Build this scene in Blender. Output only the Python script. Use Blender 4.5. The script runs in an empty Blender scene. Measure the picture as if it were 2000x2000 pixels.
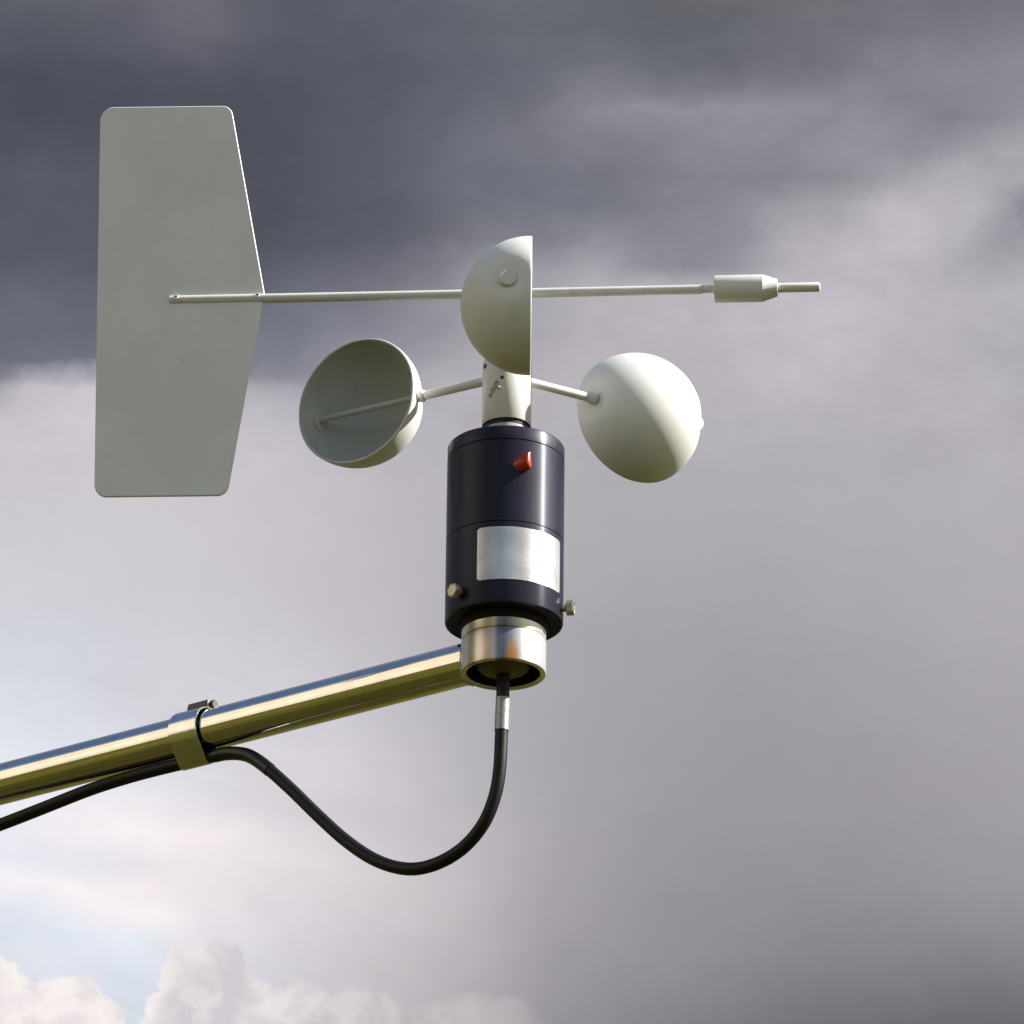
import bpy, math, random
from mathutils import Vector, Matrix
R = math.radians
random.seed(7)
scene = bpy.context.scene
COL = scene.collection

# ------------------------------------------------------------------ camera
DIST, PITCH, ROLL = 4.5, R(24.0), R(0.7)
UNIT = 1.0 / 2875.0                       # metres per photograph pixel at the instrument
FPX = DIST / UNIT                         # focal length in photograph pixels (2000 px frame)
HZ = 1.62 + DIST * math.sin(PITCH)        # height of the reference point of the instrument
F = Vector((0, math.cos(PITCH), math.sin(PITCH)))
RT0 = Vector((1, 0, 0)); UP0 = Vector((0, -math.sin(PITCH), math.cos(PITCH)))
RT = RT0 * math.cos(ROLL) + UP0 * math.sin(ROLL)
UP = UP0 * math.cos(ROLL) - RT0 * math.sin(ROLL)
REF = Vector((0, 0, HZ))
CAMP = REF - F * DIST + Vector((13 * UNIT, 0, 0))
cam_d = bpy.data.cameras.new('camera'); cam = bpy.data.objects.new('camera', cam_d); COL.objects.link(cam)
M = Matrix.Identity(4)
for i in range(3):
    M[i][0], M[i][1], M[i][2], M[i][3] = RT[i], UP[i], -F[i], CAMP[i]
cam.matrix_world = M
cam_d.sensor_width = 36; cam_d.lens = 36 * FPX / 2000.0
cam_d.clip_start = 0.05; cam_d.clip_end = 20000
scene.camera = cam

def ray(px, py):
    return (F * FPX + RT * (px - 1000) + UP * (1000 - py)).normalized()
def on_plane(px, py, p0, n):              # where the sight line of a measured point meets a plane of the real object
    d = ray(px, py); t = (p0 - CAMP).dot(n) / d.dot(n)
    return CAMP + d * t
def z_front(py, r):                       # height of a feature on the near side of a cylinder of radius r
    return on_plane(986, py, Vector((0, -r, HZ)), Vector((0, 1, 0))).z
def z_axis(py): return z_front(py, 0.0)

# ------------------------------------------------------------------ sun
SUN_EL, SUN_AZ = R(37), R(86)             # azimuth from the camera side (-Y) towards +X
S = Vector((math.cos(SUN_EL) * math.sin(SUN_AZ), -math.cos(SUN_EL) * math.cos(SUN_AZ), math.sin(SUN_EL)))
sl = bpy.data.lights.new('sun', 'SUN'); sl.energy = 5.0; sl.angle = R(0.5); sl.color = (1.0, 0.965, 0.91)
so = bpy.data.objects.new('sun', sl); COL.objects.link(so)
so.rotation_euler = S.to_track_quat('Z', 'Y').to_euler(); so.location = (3, 0, 8)

# ------------------------------------------------------------------ node helpers
def lin(c):
    return tuple(((v / 255) / 12.92 if v <= 10 else (((v / 255) + .055) / 1.055) ** 2.4) for v in c) + (1,)
class NT:
    def __init__(s, tree): s.t = tree; s.n = tree.nodes; s.l = tree.links
    def new(s, typ, **kw):
        n = s.n.new(typ)
        for k, v in kw.items(): setattr(n, k, v)
        return n
    def put(s, sock, v):
        if v is None: return
        if hasattr(v, 'is_output'): s.l.new(v, sock)
        else: sock.default_value = v
    def math(s, op, a, b=None, c=None, clamp=False):
        n = s.new('ShaderNodeMath', operation=op); n.use_clamp = clamp
        s.put(n.inputs[0], a); s.put(n.inputs[1], b); s.put(n.inputs[2], c); return n.outputs[0]
    def vmath(s, op, a, b=None, out=0):
        n = s.new('ShaderNodeVectorMath', operation=op); s.put(n.inputs[0], a); s.put(n.inputs[1], b)
        return n.outputs[out]
    def dot(s, a, v): return s.vmath('DOT_PRODUCT', a, tuple(v), out=1)
    def xyz(s, x, y, z=0.0):
        n = s.new('ShaderNodeCombineXYZ'); s.put(n.inputs[0], x); s.put(n.inputs[1], y); s.put(n.inputs[2], z); return n.outputs[0]
    def noise(s, vec, scale, detail=4, rough=.55, lac=2.0, dist=0.0, color=False):
        n = s.new('ShaderNodeTexNoise'); s.put(n.inputs['Vector'], vec)
        n.inputs['Scale'].default_value = scale; n.inputs['Detail'].default_value = detail
        n.inputs['Roughness'].default_value = rough; n.inputs['Lacunarity'].default_value = lac
        n.inputs['Distortion'].default_value = dist
        return n.outputs['Color'] if color else n.outputs[0]
    def mr(s, v, a, b, c=0.0, d=1.0, smooth=True):
        n = s.new('ShaderNodeMapRange'); n.interpolation_type = 'SMOOTHSTEP' if smooth else 'LINEAR'
        s.put(n.inputs[0], v); s.put(n.inputs[1], a); s.put(n.inputs[2], b); s.put(n.inputs[3], c); s.put(n.inputs[4], d)
        return n.outputs[0]
    def ramp(s, v, stops, interp='LINEAR'):
        n = s.new('ShaderNodeValToRGB'); cr = n.color_ramp; cr.interpolation = interp; s.put(n.inputs[0], v)
        while len(cr.elements) < len(stops): cr.elements.new(0.5)
        for e, (p, c) in zip(cr.elements, stops): e.position = p
        for e, (p, c) in zip(cr.elements, stops): e.color = c
        return n.outputs[0]
    def mix(s, f, a, b, blend='MIX'):
        n = s.new('ShaderNodeMix', data_type='RGBA', blend_type=blend)
        s.put(n.inputs[0], f); s.put(n.inputs[6], a); s.put(n.inputs[7], b); return n.outputs[2]
    def scale(s, col, f):
        n = s.new('ShaderNodeVectorMath', operation='SCALE'); s.put(n.inputs[0], col); s.put(n.inputs['Scale'], f); return n.outputs[0]

# ------------------------------------------------------------------ sky with storm cloud
world = bpy.data.worlds.new('World'); scene.world = world; world.use_nodes = True
w = NT(world.node_tree); w.n.clear()
D = w.new('ShaderNodeTexCoord').outputs['Generated']
D = w.vmath('NORMALIZE', D)
sky = w.new('ShaderNodeTexSky', sky_type='NISHITA'); sky.sun_disc = False
sky.sun_elevation = SUN_EL; sky.sun_rotation = math.atan2(S.x, S.y)
sky.air_density = 1.0; sky.dust_density = 0.2; sky.ozone_density = 2.0
SKY_STRENGTH = 0.08
dx, dy, dz = w.dot(D, RT), w.dot(D, UP), w.dot(D, F)
dzs = w.math('MAXIMUM', dz, 0.08)
u0 = w.math('MULTIPLY_ADD', w.math('DIVIDE', dx, dzs), FPX / 2000, 0.5)
v0 = w.math('MULTIPLY_ADD', w.math('DIVIDE', dy, dzs), -FPX / 2000, 0.5)
P = w.xyz(u0, v0, 0.0)
# the wind shears the cloud: broad warp and finer warp of the lookup
Pst = w.xyz(w.math('MULTIPLY', u0, 0.75), v0, 3.1)
wa = w.vmath('SUBTRACT', w.noise(Pst, 3.2, 5, .55, color=True), (.5, .5, .5))
wb = w.vmath('SUBTRACT', w.noise(Pst, 13.0, 8, .64, color=True), (.5, .5, .5))
WP = w.vmath('ADD', P, w.vmath('ADD', w.scale(wa, 0.026), w.scale(wb, 0.050)))
sp = w.new('ShaderNodeSeparateXYZ'); w.put(sp.inputs[0], WP); u, v = sp.outputs[0], sp.outputs[1]
ROWS = [
 (0, [(0,(96,99,112)), (0.078,(92,94,107)), (0.135,(101,101,115)), (0.192,(108,107,121)), (0.225,(100,101,115)), (0.254,(90,93,107)), (0.336,(87,91,105)), (0.414,(92,95,109)), (0.492,(99,102,114)), (0.578,(101,104,113)), (0.681,(104,106,114)), (0.759,(110,110,119)), (0.862,(112,111,121)), (0.966,(114,113,124)), (1,(119,117,128))]),
 (0.03, [(0,(84,88,102)), (0.078,(86,89,103)), (0.155,(94,95,110)), (0.215,(107,106,120)), (0.238,(92,94,108)), (0.336,(87,91,105)), (0.414,(91,95,109)), (0.492,(99,102,114)), (0.578,(101,104,114)), (0.681,(103,105,115)), (0.759,(106,108,117)), (0.836,(112,111,122)), (0.914,(118,116,127)), (1,(125,122,133))]),
 (0.065, [(0,(79,83,98)), (0.078,(77,81,97)), (0.155,(84,86,101)), (0.233,(84,87,102)), (0.336,(86,90,104)), (0.414,(91,95,109)), (0.492,(102,105,119)), (0.578,(105,109,122)), (0.681,(105,108,120)), (0.759,(108,109,121)), (0.811,(116,115,127)), (0.862,(130,127,139)), (0.914,(134,130,142)), (1,(140,137,149))]),
 (0.09, [(0,(78,82,97)), (0.078,(76,80,96)), (0.181,(79,83,98)), (0.259,(81,84,99)), (0.336,(85,89,104)), (0.414,(92,95,110)), (0.492,(104,108,122)), (0.539,(112,114,128)), (0.561,(130,128,141)), (0.616,(122,121,134)), (0.681,(118,117,129)), (0.733,(120,118,130)), (0.785,(132,129,142)), (0.836,(140,137,149)), (0.888,(135,131,144)), (0.927,(128,126,138)), (1,(146,143,155))]),
 (0.11, [(0,(77,81,97)), (0.078,(75,79,95)), (0.181,(78,82,97)), (0.259,(81,84,99)), (0.336,(86,89,104)), (0.414,(93,96,111)), (0.492,(106,110,124)), (0.56,(140,137,150)), (0.616,(142,140,152)), (0.681,(145,142,155)), (0.759,(144,141,154)), (0.836,(145,142,155)), (0.888,(138,135,147)), (0.927,(130,127,139)), (0.953,(135,132,144)), (1,(150,147,158))]),
 (0.14, [(0,(80,84,100)), (0.091,(78,82,98)), (0.181,(79,82,98)), (0.259,(81,84,99)), (0.336,(86,89,104)), (0.414,(97,99,114)), (0.492,(116,118,132)), (0.552,(130,128,142)), (0.616,(131,129,143)), (0.681,(136,133,147)), (0.733,(140,138,151)), (0.811,(146,144,157)), (0.862,(150,148,160)), (0.901,(140,137,150)), (0.94,(152,150,160)), (1,(170,168,176))]),
 (0.17, [(0,(85,89,106)), (0.091,(83,87,104)), (0.181,(80,84,100)), (0.259,(80,84,99)), (0.336,(87,90,105)), (0.414,(98,100,115)), (0.492,(111,115,129)), (0.578,(116,118,132)), (0.629,(122,122,136)), (0.681,(132,130,143)), (0.733,(132,128,143)), (0.811,(140,138,150)), (0.862,(158,158,168)), (0.94,(182,178,186)), (1,(165,166,175))]),
 (0.2, [(0,(86,90,107)), (0.091,(84,88,105)), (0.181,(81,85,101)), (0.259,(82,85,101)), (0.336,(88,91,106)), (0.414,(99,101,116)), (0.492,(111,115,129)), (0.552,(112,117,130)), (0.616,(118,120,133)), (0.655,(132,130,145)), (0.707,(134,132,146)), (0.759,(155,153,163)), (0.811,(168,166,174)), (0.862,(188,182,189)), (0.953,(185,180,188)), (0.989,(140,142,154)), (1,(140,142,154))]),
 (0.235, [(0,(84,88,105)), (0.091,(82,86,102)), (0.181,(82,86,102)), (0.259,(83,87,103)), (0.336,(91,94,109)), (0.414,(104,106,121)), (0.492,(128,129,141)), (0.578,(146,143,155)), (0.616,(140,138,150)), (0.681,(134,132,146)), (0.723,(138,136,149)), (0.746,(152,152,161)), (0.78,(184,178,185)), (0.888,(190,184,190)), (0.94,(184,180,187)), (0.971,(148,149,161)), (1,(160,158,168))]),
 (0.26, [(0,(86,90,107)), (0.091,(88,91,108)), (0.181,(86,90,107)), (0.259,(88,91,108)), (0.336,(99,101,117)), (0.414,(121,121,136)), (0.453,(134,132,145)), (0.492,(160,157,169)), (0.552,(166,162,173)), (0.616,(150,148,160)), (0.655,(139,136,150)), (0.707,(138,136,149)), (0.743,(152,151,161)), (0.772,(180,174,182)), (0.836,(188,181,188)), (0.914,(186,180,187)), (0.966,(160,160,169)), (1,(172,168,176))]),
 (0.29, [(0,(94,98,116)), (0.091,(98,101,119)), (0.181,(94,98,116)), (0.259,(98,100,117)), (0.336,(112,113,129)), (0.414,(136,135,149)), (0.492,(166,162,172)), (0.578,(180,174,182)), (0.629,(178,173,181)), (0.681,(184,178,186)), (0.759,(188,181,188)), (0.888,(186,180,188)), (1,(180,176,184))]),
 (0.33, [(0,(98,102,120)), (0.091,(99,103,122)), (0.181,(104,107,126)), (0.259,(119,121,139)), (0.298,(120,122,140)), (0.362,(136,135,151)), (0.414,(150,147,161)), (0.453,(163,159,170)), (0.5,(175,170,179)), (0.604,(181,175,183)), (0.707,(184,178,186)), (0.862,(185,179,187)), (1,(179,175,183))]),
 (0.352, [(0,(104,108,127)), (0.039,(108,112,130)), (0.088,(104,108,127)), (0.181,(112,115,133)), (0.259,(124,125,143)), (0.298,(129,130,147)), (0.362,(150,148,162)), (0.44,(168,164,174)), (0.5,(177,172,180)), (0.604,(182,176,184)), (0.707,(184,178,186)), (0.862,(184,178,186)), (1,(178,174,182))]),
 (0.366, [(0,(122,124,142)), (0.026,(152,150,164)), (0.057,(168,165,177)), (0.088,(158,155,169)), (0.181,(140,140,156)), (0.254,(138,138,154)), (0.298,(138,138,154)), (0.362,(158,155,168)), (0.44,(172,168,178)), (0.5,(178,173,181)), (0.604,(182,176,184)), (0.707,(184,178,186)), (0.862,(184,178,186)), (1,(178,174,182))]),
 (0.38, [(0,(172,168,179)), (0.026,(197,191,200)), (0.088,(197,191,200)), (0.181,(186,181,191)), (0.254,(170,166,178)), (0.298,(162,160,172)), (0.362,(170,166,177)), (0.44,(178,173,182)), (0.5,(180,175,183)), (0.604,(182,177,185)), (0.862,(183,177,185)), (1,(178,174,181))]),
 (0.41, [(0,(204,198,206)), (0.088,(206,200,207)), (0.181,(201,195,203)), (0.259,(193,187,197)), (0.336,(187,182,192)), (0.44,(181,176,185)), (0.5,(180,175,183)), (0.604,(180,176,183)), (0.862,(182,177,184)), (1,(179,174,181))]),
 (0.47, [(0,(206,201,209)), (0.104,(207,201,208)), (0.233,(204,198,205)), (0.336,(196,191,199)), (0.44,(185,180,188)), (0.5,(179,175,182)), (0.629,(175,174,181)), (0.759,(176,175,181)), (0.862,(180,176,183)), (1,(182,177,184))]),
 (0.54, [(0,(208,206,214)), (0.104,(207,204,211)), (0.233,(205,199,206)), (0.336,(196,190,198)), (0.44,(184,179,187)), (0.5,(177,173,180)), (0.604,(172,172,177)), (0.733,(172,169,176)), (0.862,(175,171,178)), (1,(180,175,182))]),
 (0.62, [(0,(206,208,218)), (0.078,(203,206,217)), (0.155,(204,203,212)), (0.259,(203,198,206)), (0.362,(193,188,196)), (0.44,(181,176,184)), (0.5,(173,169,176)), (0.604,(168,166,173)), (0.733,(165,162,169)), (0.862,(170,166,173)), (1,(176,171,178))]),
 (0.7, [(0,(212,216,228)), (0.065,(206,209,221)), (0.129,(208,207,217)), (0.285,(204,201,210)), (0.388,(189,185,193)), (0.479,(177,173,181)), (0.539,(170,168,175)), (0.655,(162,160,166)), (0.759,(160,156,163)), (0.862,(163,159,166)), (1,(170,165,172))]),
 (0.735, [(0,(216,220,231)), (0.078,(212,215,227)), (0.181,(211,210,220)), (0.272,(212,206,213)), (0.336,(205,199,206)), (0.388,(196,190,198)), (0.479,(177,173,181)), (0.539,(169,167,173)), (0.655,(161,159,165)), (0.759,(158,154,161)), (0.862,(160,156,163)), (1,(168,163,170))]),
 (0.765, [(0,(218,220,231)), (0.078,(215,216,227)), (0.155,(214,213,223)), (0.233,(212,207,213)), (0.285,(210,204,210)), (0.362,(201,195,203)), (0.479,(178,174,181)), (0.539,(170,166,173)), (0.655,(160,157,164)), (0.759,(156,152,159)), (0.862,(159,154,161)), (1,(166,161,168))]),
 (0.79, [(0,(216,217,228)), (0.047,(222,218,226)), (0.129,(228,219,223)), (0.207,(214,209,216)), (0.285,(202,198,206)), (0.362,(197,192,200)), (0.479,(179,174,182)), (0.539,(170,166,172)), (0.655,(158,155,162)), (0.759,(154,151,158)), (0.862,(157,153,160)), (1,(164,160,167))]),
 (0.812, [(0,(214,216,228)), (0.052,(227,220,226)), (0.129,(232,222,225)), (0.207,(231,221,223)), (0.285,(213,205,211)), (0.362,(201,195,202)), (0.479,(180,175,182)), (0.539,(170,165,172)), (0.655,(157,154,160)), (0.759,(152,149,156)), (0.862,(154,151,158)), (1,(162,158,165))]),
 (0.84, [(0,(214,217,228)), (0.034,(218,218,228)), (0.104,(211,212,224)), (0.155,(227,218,222)), (0.233,(225,215,219)), (0.311,(216,207,212)), (0.388,(200,194,201)), (0.479,(180,175,182)), (0.539,(170,164,171)), (0.655,(155,152,158)), (0.759,(149,147,154)), (0.862,(151,148,155)), (1,(159,155,162))]),
 (0.862, [(0,(227,220,226)), (0.052,(232,222,225)), (0.104,(230,220,224)), (0.181,(229,219,221)), (0.259,(213,207,213)), (0.336,(209,201,206)), (0.414,(198,190,197)), (0.479,(183,177,184)), (0.539,(168,163,170)), (0.655,(153,150,156)), (0.759,(147,145,152)), (0.862,(149,146,153)), (1,(156,152,159))]),
 (0.885, [(0,(209,214,226)), (0.052,(213,216,227)), (0.085,(225,219,224)), (0.155,(232,222,224)), (0.207,(220,212,216)), (0.259,(208,202,208)), (0.336,(204,197,203)), (0.414,(196,189,195)), (0.479,(182,177,183)), (0.539,(167,161,168)), (0.655,(151,148,154)), (0.759,(143,142,149)), (0.862,(144,142,150)), (1,(150,147,154))]),
 (0.91, [(0,(202,210,223)), (0.078,(204,212,224)), (0.129,(211,215,226)), (0.171,(215,214,222)), (0.207,(212,208,214)), (0.259,(206,200,206)), (0.336,(200,193,200)), (0.414,(192,186,192)), (0.479,(180,175,181)), (0.539,(164,158,165)), (0.655,(150,147,153)), (0.759,(139,139,146)), (0.862,(139,138,146)), (1,(140,138,146))]),
 (0.94, [(0,(204,210,222)), (0.039,(207,211,222)), (0.129,(200,208,222)), (0.171,(200,205,218)), (0.207,(204,203,212)), (0.259,(200,196,204)), (0.336,(198,192,198)), (0.414,(190,184,190)), (0.479,(177,172,179)), (0.539,(160,155,162)), (0.655,(147,145,151)), (0.759,(133,133,141)), (0.862,(132,131,140)), (1,(130,129,137))]),
 (0.97, [(0,(200,208,221)), (0.129,(198,207,221)), (0.181,(198,201,213)), (0.259,(198,193,200)), (0.414,(187,180,186)), (0.479,(174,168,174)), (0.539,(156,151,158)), (0.655,(142,141,147)), (0.759,(126,126,134)), (0.862,(124,123,132)), (1,(119,118,127))]),
 (1, [(0,(200,208,220)), (0.129,(199,208,221)), (0.181,(198,200,211)), (0.259,(194,188,195)), (0.414,(183,176,182)), (0.479,(170,164,170)), (0.539,(152,147,153)), (0.655,(134,133,139)), (0.759,(117,118,126)), (0.862,(112,112,121)), (1,(106,107,116))]),
]
def cloud(c):                              # slightly greyer than first read off
    m_ = (c[0] * .3 + c[1] * .55 + c[2] * .15); k = .76
    return lin(tuple(m_ + (x - m_) * k for x in c))
colr = None
for i, (rv, cols) in enumerate(ROWS):
    c = w.ramp(u, [(p, cloud(k)) for p, k in cols], 'B_SPLINE')
    if colr is None: colr = c
    else: colr = w.mix(w.mr(v, ROWS[i - 1][0], rv, smooth=False), colr, c)
# wisps along the shear in the bright part, soft mottling elsewhere
ang = R(17)
su = w.math('ADD', w.math('MULTIPLY', u0, math.cos(ang)), w.math('MULTIPLY', v0, math.sin(ang)))
sv = w.math('SUBTRACT', w.math('MULTIPLY', v0, math.cos(ang)), w.math('MULTIPLY', u0, math.sin(ang)))
Q = w.vmath('ADD', w.xyz(w.math('MULTIPLY', su, 0.38), sv, 0.7), w.scale(wa, 0.06))
wisp = w.noise(Q, 9.0, 6, .55)
reg = w.math('MULTIPLY', w.mr(u0, .62, .15), w.mr(v0, .55, .74))
gain = w.math('MULTIPLY_ADD', w.math('MULTIPLY', w.math('SUBTRACT', wisp, .5), reg), 0.42, 1.0)
mot = w.math('MULTIPLY_ADD', w.math('SUBTRACT', w.noise(Pst, 6.0, 7, .6), .5), w.mr(v0, .5, .35, .12, .60), w.math('MULTIPLY_ADD', w.math('SUBTRACT', w.noise(Pst, 19.0, 8, .64), .5), w.mr(v0, .55, .3, .07, .30), 1.0))
view_sky = w.scale(colr, w.math('MULTIPLY', w.math('MULTIPLY', gain, mot), w.math('MULTIPLY_ADD', reg, .16, 1.0)))
# cumulus heads low on the left
tops = [(0, .925), (.04, .95), (.085, .945), (.11, .97), (.128, 1.0), (.145, .975), (.165, .93), (.18, .905), (.225, .907), (.245, .94), (.27, .962), (.30, .945), (.325, .962), (.37, .955), (.42, .972), (.48, .965), (.6, 1.03)]
u_top = w.math('ADD', u0, w.math('MULTIPLY', w.math('SUBTRACT', w.noise(P, 24, 4, .6), .5), 0.05))
topv = w.ramp(u_top, [(p, (t * .9 + .003, t * .9 + .003, t * .9 + .003, 1)) for p, t in tops], 'EASE')
vo = w.new('ShaderNodeTexVoronoi', feature='SMOOTH_F1'); vo.inputs['Scale'].default_value = 21; vo.inputs['Smoothness'].default_value = .4
w.put(vo.inputs['Vector'], w.vmath('ADD', P, w.scale(wb, .05)))
fine = w.math('SUBTRACT', w.noise(P, 55, 6, .6), .5)
puff = w.math('ADD', w.math('MULTIPLY', w.math('SUBTRACT', vo.outputs['Distance'], .4), -0.022), w.math('MULTIPLY', fine, 0.022))
cd = w.math('ADD', w.math('SUBTRACT', v0, w.math('DIVIDE', topv, .9)), puff)
cmask = w.math('MULTIPLY', w.mr(cd, -.002, w.mr(u0, .10, .35, .006, .018)), w.mr(u0, .66, .26))
cshade = w.math('ADD', w.math('ADD', w.mr(cd, .05, .0, .30, .58), w.math('MULTIPLY', w.math('SUBTRACT', .42, vo.outputs['Distance']), .9)), w.math('MULTIPLY', w.math('SUBTRACT', w.noise(w.vmath('ADD', P, w.scale(wb, .06)), 24, 7, .62), .5), 2.6))
k1, k2 = w.mr(u0, .13, .18), w.mr(u0, .24, .40)
clo = w.mix(k2, w.mix(k1, lin((230, 221, 224)), lin((209, 203, 209))), lin((188, 181, 187)))
chi = w.mix(k2, w.mix(k1, lin((251, 243, 240)), lin((236, 228, 229))), lin((212, 204, 208)))
ccol = w.mix(w.mr(cshade, -.15, .70), clo, chi)
view_sky = w.mix(w.math('MULTIPLY', cmask, .94), view_sky, ccol)
# the rest of the sky: the same storm bank ahead, bright broken cloud low all round, blue overhead
sep = w.new('ShaderNodeSeparateXYZ'); w.put(sep.inputs[0], D); Dx, Dy, Dz = sep.outputs
gn = w.noise(D, 2.6, 6, .55)
gf = w.noise(D, 7.0, 5, .6)
ahead = w.mr(Dy, -.05, .55)
limit = w.math('ADD', w.math('MULTIPLY', ahead, 0.10), .66)
cov = w.mr(w.math('ADD', w.math('SUBTRACT', limit, Dz), w.math('MULTIPLY', w.math('SUBTRACT', gn, .5), .5)), -.05, .09)
bright = w.mix(w.mr(gf, .3, .7), (.80, .72, .58, 1), (1.55, 1.36, 1.06, 1))
side = w.math('MAXIMUM', w.math('MULTIPLY', w.mr(w.math('ABSOLUTE', w.math('SUBTRACT', w.dot(D, (-.82, .57, 0)), .50)), .40, .12), w.mr(w.dot(D, (-.57, -.82, 0)), .1, .4)), w.mr(w.dot(D, (.98, -.1, .2)), .5, .95, 0, .7))
bright = w.mix(side, w.mix(w.mr(gf, .35, .65), (.12, .13, .16, 1), (.42, .40, .38, 1)), bright)
storm = w.mix(w.mr(gf, .35, .65), (.10, .11, .15, 1), (.40, .38, .41, 1))
gcol = w.mix(ahead, bright, storm)
# a clear gap in the low cloud behind the camera
gap = w.mr(w.math('ADD', w.dot(D, (0.05, -1, 0)), w.math('MULTIPLY', w.math('SUBTRACT', gf, .5), .25)), .80, .95)
cov = w.math('MULTIPLY', cov, w.math('MULTIPLY_ADD', gap, -.85, 1.0))
bg_sky = w.new('ShaderNodeBackground'); w.put(bg_sky.inputs[0], sky.outputs[0]); bg_sky.inputs[1].default_value = SKY_STRENGTH
inview = w.math('MULTIPLY', w.mr(w.vmath('LENGTH', w.xyz(w.math('SUBTRACT', u0, .5), w.math('SUBTRACT', v0, .5)), out=1), 2.2, .85), w.mr(dz, .2, .4))
cl = w.mix(inview, gcol, view_sky)
fac = w.math('MAXIMUM', inview, cov)
bg_cl = w.new('ShaderNodeBackground'); w.put(bg_cl.inputs[0], cl); bg_cl.inputs[1].default_value = 2 ** -0.98
mx = w.new('ShaderNodeMixShader'); w.put(mx.inputs[0], fac); w.l.new(bg_sky.outputs[0], mx.inputs[1]); w.l.new(bg_cl.outputs[0], mx.inputs[2])
wo = w.new('ShaderNodeOutputWorld'); w.l.new(mx.outputs[0], wo.inputs[0])

scene.view_settings.view_transform = 'Standard'; scene.view_settings.look = 'None'
scene.view_settings.exposure = 0.98; scene.view_settings.gamma = 1.0; scene.view_settings.use_curve_mapping = False

# ------------------------------------------------------------------ materials
def mat(name):
    m = bpy.data.materials.new(name); m.use_nodes = True
    t = NT(m.node_tree); b = t.n['Principled BSDF']; return m, t, b
def bump(t, b, h, strength, dist=0.001):
    n = t.new('ShaderNodeBump'); t.put(n.inputs['Height'], h)
    n.inputs['Strength'].default_value = strength; n.inputs['Distance'].default_value = dist
    t.l.new(n.outputs[0], b.inputs['Normal'])
def white_paint(name, col=(.72, .71, .665), rough=.42, specks=True):
    m, t, b = mat(name)
    o = t.new('ShaderNodeTexCoord').outputs['Object']
    big = t.noise(o, 18, 5, .6); fine = t.noise(o, 160, 4, .6)
    c = t.mix(t.mr(big, .35, .7), tuple(x * .93 for x in col) + (1,), tuple(col) + (1,))
    c = t.mix(t.mr(fine, .55, .8, 0, .25), c, (col[0] * .8, col[1] * .76, col[2] * .66, 1))
    if specks:
        v = t.new('ShaderNodeTexVoronoi'); v.inputs['Scale'].default_value = 95; t.put(v.inputs['Vector'], o)
        dots = t.mr(v.outputs['Distance'], .10, .06)
        sel = t.math('GREATER_THAN', t.new('ShaderNodeSeparateColor').outputs[0], 0)
        sc = t.new('ShaderNodeSeparateColor'); t.put(sc.inputs[0], v.outputs['Color'])
        sel = t.math('GREATER_THAN', sc.outputs[0], .90)
        c = t.mix(t.math('MULTIPLY', t.math('MULTIPLY', dots, sel), .75), c, (.10, .08, .055, 1))
    sc_ = t.noise(t.vmath('MULTIPLY', o, (1.0, 1.0, .45)), 34, 5, .62)
    c = t.mix(t.mr(sc_, .66, .74, 0, .45 if specks else .12), c, (.30, .26, .19, 1))
    rain = t.noise(t.vmath('MULTIPLY', o, (1.0, 1.0, .06)), 90, 4, .6)
    c = t.mix(t.mr(rain, .52, .75, 0, .14 if specks else .04), c, (.38, .36, .29, 1))
    t.put(b.inputs['Base Color'], c)
    t.put(b.inputs['Roughness'], t.mr(big, .3, .7, rough + .08, rough - .04))
    b.inputs['Specular IOR Level'].default_value = .4
    bump(t, b, fine, .12, .0004)
    return m
M_WHITE = white_paint('white_powder_coat', (.72, .712, .675))
M_VANE = white_paint('vane_coating', (.80, .80, .78), .5, False)
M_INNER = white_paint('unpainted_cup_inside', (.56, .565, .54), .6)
M_CUP = white_paint('cup_plastic', (.79, .788, .76), .42)
def steel(name, col=(.78, .74, .67), rough=.07, streak_axis=None):
    m, t, b = mat(name); o = t.new('ShaderNodeTexCoord').outputs['Object']
    b.inputs['Metallic'].default_value = 1
    n1 = t.noise(o, 60, 5, .6)
    t.put(b.inputs['Base Color'], t.mix(t.mr(n1, .3, .7), tuple(x * .9 for x in col) + (1,), tuple(col) + (1,)))
    t.put(b.inputs['Roughness'], t.mr(t.noise(o, 25, 4, .6), .3, .7, rough * .8, rough * 1.5))
    return m, t, b, o
# drawn tube: fine lines along the arm
ARM_A = R(35)
AD = Vector((-math.cos(ARM_A), math.sin(ARM_A), 0)); AN = Vector((-math.sin(ARM_A), -math.cos(ARM_A), 0))  # along, and sideways towards the camera
M_TUBE, t, b, o = steel('polished_steel_tube', (.86, .81, .73), .05)
al = t.dot(o, AD); ac = t.dot(o, AN); sz = t.new('ShaderNodeSeparateXYZ'); t.put(sz.inputs[0], o)
lines = t.noise(t.xyz(t.math('MULTIPLY', al, 1.2), t.math('MULTIPLY', ac, 420), t.math('MULTIPLY', sz.outputs[2], 420)), 1.0, 3, .6)
bump(t, b, lines, .10, .0006)
M_RING, t, b, o = steel('satin_steel_socket', (.78, .75, .70), .27)
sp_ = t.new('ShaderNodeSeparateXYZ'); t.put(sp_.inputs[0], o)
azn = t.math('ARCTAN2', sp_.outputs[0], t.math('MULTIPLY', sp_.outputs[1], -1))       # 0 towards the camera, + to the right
vn = t.noise(t.xyz(t.math('MULTIPLY', azn, 6.0), 0, t.math('MULTIPLY', sp_.outputs[2], 6)), 1.0, 4, .55)
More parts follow.
